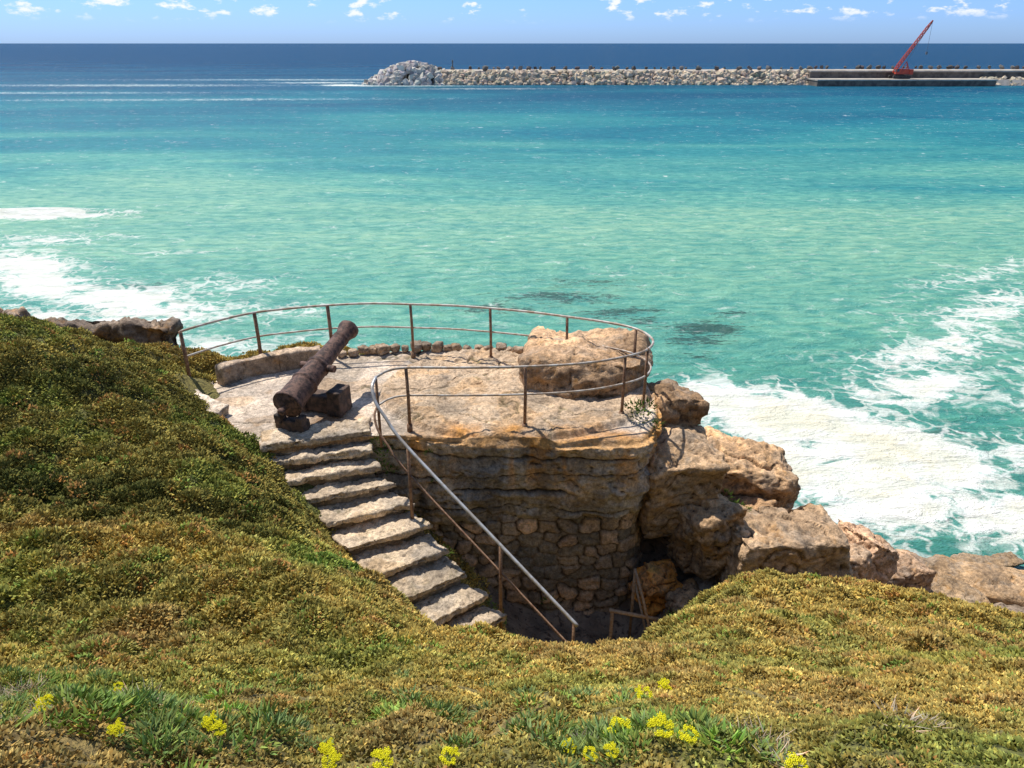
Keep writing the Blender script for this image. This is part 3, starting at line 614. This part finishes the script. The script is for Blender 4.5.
def prism_x(x0,x1,sec):
    V=[(x0,y,z_) for y,z_ in sec]+[(x1,y,z_) for y,z_ in sec]; n_=len(sec)
    F=[(k,(k+1)%n_,n_+(k+1)%n_,n_+k) for k in range(n_)]+[tuple(range(n_-1,-1,-1)),tuple(range(n_,2*n_))]; return np.array(V,float),F
M_CON=plain_mat('quay_concrete',(.38,.33,.27),(.52,.46,.38),.35,.9,0,.3,.1); M_CON2=plain_mat('dark_sea_wall',(.10,.085,.07),(.20,.165,.13),.5,.9,0,.3,.1)
def addp(nm,x0,x1,sec,mt):
    V,F=prism_x(x0,x1,sec); add(nm,new_mesh(nm,V.tolist(),F,False),mt,bw)
addp('core',-34,240,[(293.5,-2),(297.2,4.6),(302,5.0),(308,-2)],M_CON)
addp('sea_wall',109,240,[(293.2,-1),(293.2,4.3),(296.5,4.8),(296.6,-1)],M_CON2)
addp('sea_wall_cap',109,240,[(292.6,4.35),(292.6,4.9),(297,5.2),(297,4.9)],M_CON)
addp('quay',108.5,172,[(283.5,-1),(283.5,1.75),(293.1,1.9),(293.1,-1)],M_CON2)
addp('quay_deck',108.3,172.2,[(283.2,1.78),(283.2,2.25),(293.15,2.35),(293.15,1.95)],M_CON)
addp('quay_apron',172.3,240,[(288,-1),(290,1.9),(293.1,2.0),(293.1,-1)],M_CON)

hb=empty('harbour_beacon'); M_WH=plain_mat('dark_beacon_paint',(.14,.14,.13),(.22,.20,.18),.8,.6)
tV,tF=tube([(-22,298,5.0),(-22,298,5.8),(-22,298,5.85),(-22,298,7.6),(-22,298,7.65),(-22,298,7.8)],[.8,.7,.28,.2,.42,.42],12); add('mast',new_mesh('mast',tV.tolist(),tF,False),M_WH,hb)
tV,tF=tube([(-22,298,7.8),(-22,298,8.2),(-22,298,8.4)],[.25,.25,.05],10); add('lantern',new_mesh('lantern',tV.tolist(),tF,False),M_WH,hb)

# ------------------------------------------------------------------ crane
cr=empty('crawler_crane'); M_RED=plain_mat('crane_red',(.62,.08,.03),(.48,.06,.03),.8,.5,0,.1,.02); M_DK=plain_mat('crane_black',(.02,.02,.02),(.05,.045,.04),1,.7)
M_GL=plain_mat('crane_glass',(.05,.08,.1),(.08,.12,.14),1,.15); M_CAB=plain_mat('cable_steel',(.12,.11,.1),(.18,.16,.15),2,.5)
def bx(c,s,rz=0):
    V=[];M=Matrix.Rotation(rz,3,'Z')
    for z_ in(-1,1):
        for x,y in((-1,-1),(1,-1),(1,1),(-1,1)): V.append(tuple(M@Vector((x*s[0]/2,y*s[1]/2,z_*s[2]/2))+Vector(c)))
    return np.array(V),[(3,2,1,0),(4,5,6,7),(0,1,5,4),(1,2,6,5),(2,3,7,6),(3,0,4,7)]
def addj(name,L,mat,par): V,F=join_arrays(L); return add(name,new_mesh(name,V.tolist(),F,False),mat,par)
bx0,by0=139.6,288.6
tr=[]
for dy in(-1.7,1.7):
    sec=[]; 
    for k in range(16):
        an=2*math.pi*k/16; sec.append((bx0+2.6*np.sign(math.cos(an))*(1 if abs(math.cos(an))>.3 else 0)+.55*math.cos(an),2.90+.55*math.sin(an)))
    V=[(x,by0+dy-.4,z_) for x,z_ in sec]+[(x,by0+dy+.4,z_) for x,z_ in sec]; n_=16
    tr.append((np.array(V),[(k,(k+1)%n_,n_+(k+1)%n_,n_+k) for k in range(n_)]+[tuple(range(n_-1,-1,-1)),tuple(range(n_,2*n_))]))
tr.append(bx((bx0,by0,3.3),(2.2,2.5,.8))); addj('tracks',tr,M_DK,cr)
addj('body',[bx((bx0+1.0,by0,4.5),(5.0,2.8,1.3)),bx((bx0+3.3,by0,4.6),(1.2,3.2,1.7)),bx((bx0-1.6,by0-1.2,4.8),(1.6,1.3,1.8)),bx((bx0+1.2,by0,5.3),(2.6,2.2,.5))],M_RED,cr)
addj('cab_glass',[bx((bx0-1.7,by0-1.87,5.1),(.9,.06,.9)),bx((bx0-2.42,by0-1.2,5.1),(.06,1.0,.9))],M_GL,cr)
def lattice(p,q,w0,w1,n_,r):
    p=Vector(p);q=Vector(q);t=(q-p).normalized();s=Vector((0,1,0));u=t.cross(s).normalized(); out=[];cs=[]
    for k in range(n_+1):
        f=k/n_; w_=(w0+(w1-w0)*f)*min(1,.35+f*6,.35+(1-f)*6); c=p.lerp(q,f); cs.append([c+s*a_*w_/2+u*b_*w_/2 for a_,b_ in((-1,-1),(1,-1),(1,1),(-1,1))])
    for j in range(4): out.append(tube([cs[k][j] for k in range(n_+1)],r,5))
    for k in range(n_):
        for j in range(4):
            out.append(tube([cs[k][j],cs[k+1][(j+1)%4] ],r*.6,4)); out.append(tube([cs[k][j],cs[k][(j+1)%4]],r*.6,4))
    return out
btop=(147.4,by0,21.2)
addj('boom',lattice((bx0-2.6,by0,4.4),btop,.95,.65,15,.11),M_RED,cr)
addj('gantry',[tube([(bx0+2.8,by0-.8,5.0),(bx0+1.6,by0,8.0)],.12,6),tube([(bx0+2.8,by0+.8,5.0),(bx0+1.6,by0,8.0)],.12,6),tube([(bx0,by0,5.0),(bx0+1.6,by0,8.0)],.12,6)],M_RED,cr)
addj('cables',[tube([(bx0+1.6,by0,8.0),btop],.05,5),tube([btop,(147.6,by0,11.0)],.05,5),bx((147.6,by0,10.7),(.5,.5,.9))],M_CAB,cr)

# ------------------------------------------------------------------ foliage
def proto_clump(name,nl,ln,wd,rad,flat,seed,mat,upright=.4,fat=.7,rand=.5):
    r=np.random.default_rng(seed); Vs=[];Fs=[];Cs=[];o=0
    for k in range(nl):
        an=r.uniform(0,2*math.pi); rr=rad*math.sqrt(r.uniform(0,1)); base=Vector((rr*math.cos(an),rr*math.sin(an),flat*(1-(rr/rad)**2)*r.uniform(.7,1)))
        d=Vector((math.cos(an)*rr/rad*1.1+r.normal(0,rand),math.sin(an)*rr/rad*1.1+r.normal(0,rand),upright+abs(r.normal(0,.4)))).normalized()
        l_=ln*r.uniform(.65,1.2); w_=wd*r.uniform(.8,1.2); s=d.orthogonal().normalized(); u=d.cross(s)
        m1=base+d*l_*.4; tip=base+d*l_+Vector((0,0,l_*.1))
        pts=[m1+(s*math.cos(t)+u*math.sin(t)*fat)*w_/2 for t in(0,2.09,4.19)]+[tip]
        Vs+=[tuple(p) for p in pts]; Fs+=[tuple(o+i for i in f) for f in((3,0,1),(3,1,2),(3,2,0))]; o+=4
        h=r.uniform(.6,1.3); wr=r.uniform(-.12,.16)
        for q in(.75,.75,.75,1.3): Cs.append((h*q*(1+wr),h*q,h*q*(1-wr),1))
    me=new_mesh(name,Vs,Fs,False); setcol(me,np.array(Cs),'lv'); me.materials.append(mat); return bpy.data.objects.new(name,me)
def leaf_mat(name,trans=.0):
    m,nt,b=mat_new(name); c=mix(nt,1.0,attr(nt,'col').outputs['Color'],attr(nt,'lv').outputs['Color'],'MULTIPLY')
    nt.nodes.remove(b); d=nt.nodes.new('ShaderNodeBsdfDiffuse'); nt.links.new(c,d.inputs[0]); o_=d.outputs[0]
    if trans>0:
        t=nt.nodes.new('ShaderNodeBsdfTranslucent'); nt.links.new(c,t.inputs[0]); ms=nt.nodes.new('ShaderNodeMixShader'); ms.inputs[0].default_value=trans
        nt.links.new(o_,ms.inputs[1]); nt.links.new(t.outputs[0],ms.inputs[2]); o_=ms.outputs[0]
    nt.links.new(o_,nt.nodes['Material Output'].inputs[0]); return m
M_LEAF=leaf_mat('leaf'); M_LEAFT=leaf_mat('thin_leaf',.35)
def scatter(name,P,Nrm,scale,col,protos):
    n_=len(P); yaw=rng.uniform(0,2*math.pi,n_); ref=np.where(np.abs(Nrm[:,2:3])>.95,[[1.,0,0]],[[0,0,1.]])
    a=np.cross(ref,Nrm); a/=np.linalg.norm(a,axis=1)[:,None]; b_=np.cross(Nrm,a)
    x=a*np.cos(yaw)[:,None]+b_*np.sin(yaw)[:,None]; y=np.cross(Nrm,x); z_=Nrm
    ry=np.arcsin(np.clip(-x[:,2],-1,1)); rx=np.arctan2(y[:,2],z_[:,2]); rzz=np.arctan2(x[:,1],x[:,0])
    me=bpy.data.meshes.new(name); me.vertices.add(n_); me.vertices.foreach_set('co',P.ravel().astype(np.float32))
    def at(nm,t,arr,key): q=me.attributes.new(nm,t,'POINT'); q.data.foreach_set(key,np.ascontiguousarray(arr).ravel())
    at('rot','FLOAT_VECTOR',np.stack([rx,ry,rzz],1).astype(np.float32),'vector'); at('scl','FLOAT',scale.astype(np.float32),'value')
    at('idx','INT',rng.integers(0,len(protos),n_).astype(np.int32),'value')
    at('col','FLOAT_COLOR',np.concatenate([np.clip(col,0,1),np.ones((n_,1))],1).astype(np.float32),'color')
    o=add(name,me); c=bpy.data.collections.new(name+'_parts')
    for p in protos: c.objects.link(p)
    ng=bpy.data.node_groups.new(name,'GeometryNodeTree'); ng.interface.new_socket('Geometry',in_out='INPUT',socket_type='NodeSocketGeometry'); ng.interface.new_socket('Geometry',in_out='OUTPUT',socket_type='NodeSocketGeometry')
    gi=ng.nodes.new('NodeGroupInput');go=ng.nodes.new('NodeGroupOutput'); ip=ng.nodes.new('GeometryNodeInstanceOnPoints'); ci=ng.nodes.new('GeometryNodeCollectionInfo')
    ci.inputs['Collection'].default_value=c; ci.inputs['Separate Children'].default_value=True; ci.inputs['Reset Children'].default_value=True
    def na(nm,t): q=ng.nodes.new('GeometryNodeInputNamedAttribute'); q.data_type=t; q.inputs['Name'].default_value=nm; return [s for s in q.outputs if s.enabled and s.name=='Attribute'][0]
    ng.links.new(gi.outputs[0],ip.inputs['Points']); ng.links.new(ci.outputs[0],ip.inputs['Instance']); ip.inputs['Pick Instance'].default_value=True
    ng.links.new(na('idx','INT'),ip.inputs['Instance Index']); ng.links.new(na('rot','FLOAT_VECTOR'),ip.inputs['Rotation']); ng.links.new(na('scl','FLOAT'),ip.inputs['Scale'])
    rz_=ng.nodes.new('GeometryNodeRealizeInstances'); ng.links.new(ip.outputs[0],rz_.inputs[0])
    ng.links.new(rz_.outputs[0],go.inputs[0]); md=o.modifiers.new('scatter','NODES'); md.node_group=ng; return o
def surf(x,y):
    e=.06; z0=ground(x,y); zx=ground(x+e,y);zy=ground(x,y+e); nr_=np.stack([-(zx-z0)/e,-(zy-z0)/e,np.ones(len(x))],1); nr_/=np.linalg.norm(nr_,axis=1)[:,None]; return z0,nr_
def inpoly(x,y,poly):
    r=np.zeros(len(x),bool); j=len(poly)-1
    for i in range(len(poly)):
        xi,yi=poly[i];xj,yj=poly[j]; c=((yi>y)!=(yj>y))&(x<(xj-xi)*(y-yi)/(yj-yi+1e-12)+xi); r^=c; j=i
    return r
NC=180000
x=rng.uniform(-13,15,NC); y=rng.uniform(.7,15.5,NC)
dist=np.sqrt(x**2+y**2+16)
dens=np.clip((7.0/dist)**2,0,1)*(np.abs(x)<y*.95+2.5)
keep=rng.uniform(0,1,NC)<dens
x=x[keep];y=y[keep]; z,nr_=surf(x,y); bare=bareness(x,y,z)
stp=[tuple(p) for p in L]+[tuple(p) for p in R[::-1]]
ok=(bare<rng.uniform(.2,.8,len(x)))&~inpoly(x,y,stp)&~inpoly(x,y,[tuple(p) for p in ring[::10]])&(z>.8)&(y<14.4)
x,y,z,nr_=x[ok],y[ok],z[ok],nr_[ok]; dist=np.sqrt(x**2+y**2+(14-z)**2)
P=np.stack([x,y,z-.01],1)
c=covercol(x,y); c*=np.exp(rng.normal(0,.24,len(x)))[:,None]
sh=rng.uniform(0,1,len(x)); c[sh<.03]=np.array([.27,.36,.08]); c[sh>.97]=np.array([.48,.27,.09])
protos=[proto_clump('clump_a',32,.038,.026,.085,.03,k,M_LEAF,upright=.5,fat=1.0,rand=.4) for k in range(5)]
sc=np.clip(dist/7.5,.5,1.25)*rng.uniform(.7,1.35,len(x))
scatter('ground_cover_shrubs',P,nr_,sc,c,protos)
fx=[];fy=[]
for (cx_,cy_,rx_,ry_,n_) in [(-2.2,2.7,.9,.35,80),(-1.3,1.9,.5,.25,60),(.35,1.85,.45,.2,60),(-3.4,3.4,.8,.4,80),(-1.2,3.4,.6,.3,26),(-1.95,6.9,.7,.7,80),(.3,2.8,.3,.2,12),(-.6,4.4,.6,.4,14),(4.5,4.3,2,1.0,8),(-5.5,6.0,1.0,1.0,16),(-3.6,8.6,.5,.5,10),(-.3,2.3,.3,.2,14)]:
    fx.append(rng.normal(cx_,rx_*.6,n_)); fy.append(rng.normal(cy_,ry_*.6,n_))
fx=np.concatenate(fx);fy=np.concatenate(fy); fy=np.maximum(fy,1.2); z,nr_=surf(fx,fy); nr_[:,2]+=.5; nr_/=np.linalg.norm(nr_,axis=1)[:,None]
PF=np.stack([fx,fy,z+.0],1)
ex=[(-2.12,10.18,8.28,1.3),(-2.0,10.14,8.1,1.5),(-2.1,10.0,7.95,1.4),(-1.9,10.1,7.8,1.2),(2.1,10.72,8.45,1.8),(2.2,10.95,8.5,1.8),(2.3,10.6,8.3,1.7),(2.25,10.85,8.25,1.5),(2.05,10.55,8.2,1.5),(2.0,10.8,8.55,1.6),(-1.3,10.0,8.2,.7),(-1.2,10.0,7.7,.9),(3.75,10.4,6.9,1.5),(3.9,10.5,6.8,1.4),(3.6,10.6,7.0,1.4),(-1.0,9.1,7.0,1.0),(.6,9.6,5.6,1.2),(3.0,10.9,7.0,1.0)]
PE=np.array([e[:3] for e in ex]); PF=np.vstack([PF,PE]); nr_=np.vstack([nr_,np.tile([0,-.2,.98],(len(ex),1))])
sc=np.concatenate([rng.uniform(.55,1.1,len(fx)),[e[3]*1.3 for e in ex]])
cF=np.array([.36,.50,.10])*np.exp(rng.normal(0,.25,len(PF)))[:,None]; cF=mx(cF,np.tile([.36,.45,.18],(len(PF),1)),rng.uniform(0,1,len(PF)))
cF[len(fx):]=np.array([.15,.24,.05])
pf=[proto_clump('fennel_a',40,.060,.016,.055,.03,50+k,M_LEAFT,upright=.4,fat=.45,rand=.5) for k in range(4)]
scatter('sea_fennel_plants',PF,nr_,sc,cF,pf)
gx=np.concatenate([rng.normal(-1.75,.2,40),rng.normal(-2.6,.3,14),rng.normal(.9,.4,6)]); gy=np.concatenate([rng.normal(2.12,.10,40),rng.normal(2.7,.2,14),rng.normal(1.8,.1,6)])
z,nr_=surf(gx,gy); nr_[:,2]+=.6; nr_/=np.linalg.norm(nr_,axis=1)[:,None]
pg=[proto_clump('dry_a',30,.09,.006,.05,.02,80+k,M_LEAFT,upright=.3,fat=.4,rand=.7) for k in range(3)]
scatter('dry_grass',np.stack([gx,gy,z+.03],1),nr_,rng.uniform(.6,1.1,len(gx)),np.array([.72,.60,.46])*np.exp(rng.normal(0,.2,len(gx)))[:,None],pg)
def umbel(seed):
    r=np.random.default_rng(seed); L2=[]; Cs=[]
    H=.09
    L2.append(tube([(0,0,0),(.006,.004,H*.6),(0,0,H)],.0028,5)); Cs.append(np.tile([.25,.36,.10],(15,1)))
    for k in range(26):
        an=r.uniform(0,6.28); rr=.045*math.sqrt(r.uniform(0,1)); px,py=rr*math.cos(an),rr*math.sin(an); hz=H+.03-rr*.35+r.normal(0,.003)
        q=tube([(0,0,H),(px,py,hz)],.0012,4); L2.append(q); Cs.append(np.tile([.3,.4,.08],(8,1)))
        for j in range(7):
            a2_=j*.9+r.uniform(0,.4); r2=.0085 if j else 0; c_=np.array([px+r2*math.cos(a2_),py+r2*math.sin(a2_),hz+.002+r.uniform(0,.003)]); s=.0048
            V=np.array([[s,0,0],[0,s,0],[-s,0,0],[0,-s,0],[0,0,s*.9],[0,0,-s*.6]])+c_
            L2.append((V,[(0,1,4),(1,2,4),(2,3,4),(3,0,4),(1,0,5),(2,1,5),(3,2,5),(0,3,5)])); Cs.append(np.tile([.80,.74,.03],(6,1))*r.uniform(.75,1.1))
    V,F=join_arrays(L2); me=new_mesh('umbel',V.tolist(),F,False); setcol(me,np.concatenate(Cs),'lv'); me.materials.append(M_LEAF); return bpy.data.objects.new('umbel',me)
fl=[(-1.44,2.6),(-1.37,2.52),(-1.05,1.9),(-1.0,1.84),(-.63,1.8),(-.60,1.74),(-.42,1.68),(.19,2.7),(.12,2.75),(.15,2.6),(.26,1.75),(.33,1.72),(.2,1.82),(.5,1.75),(.57,1.72),(.62,2.6),(-1.9,2.2),(-.2,1.65),(.38,1.9),(.9,1.66),(-2.3,3.2),(-.9,3.0),(.8,2.9),(-1.3,1.75),(.44,2.0)]
gx=np.array([f[0] for f in fl]);gy=np.array([f[1] for f in fl]); z,nr_=surf(gx,gy); nr_=np.tile([0,-.35,.94],(len(gx),1))+rng.normal(0,.08,(len(gx),3)); nr_/=np.linalg.norm(nr_,axis=1)[:,None]
scatter('yellow_wildflowers',np.stack([gx,gy,z+.02],1),nr_,rng.uniform(.5,.9,len(gx)),np.ones((len(gx),3)),[umbel(k) for k in range(3)])
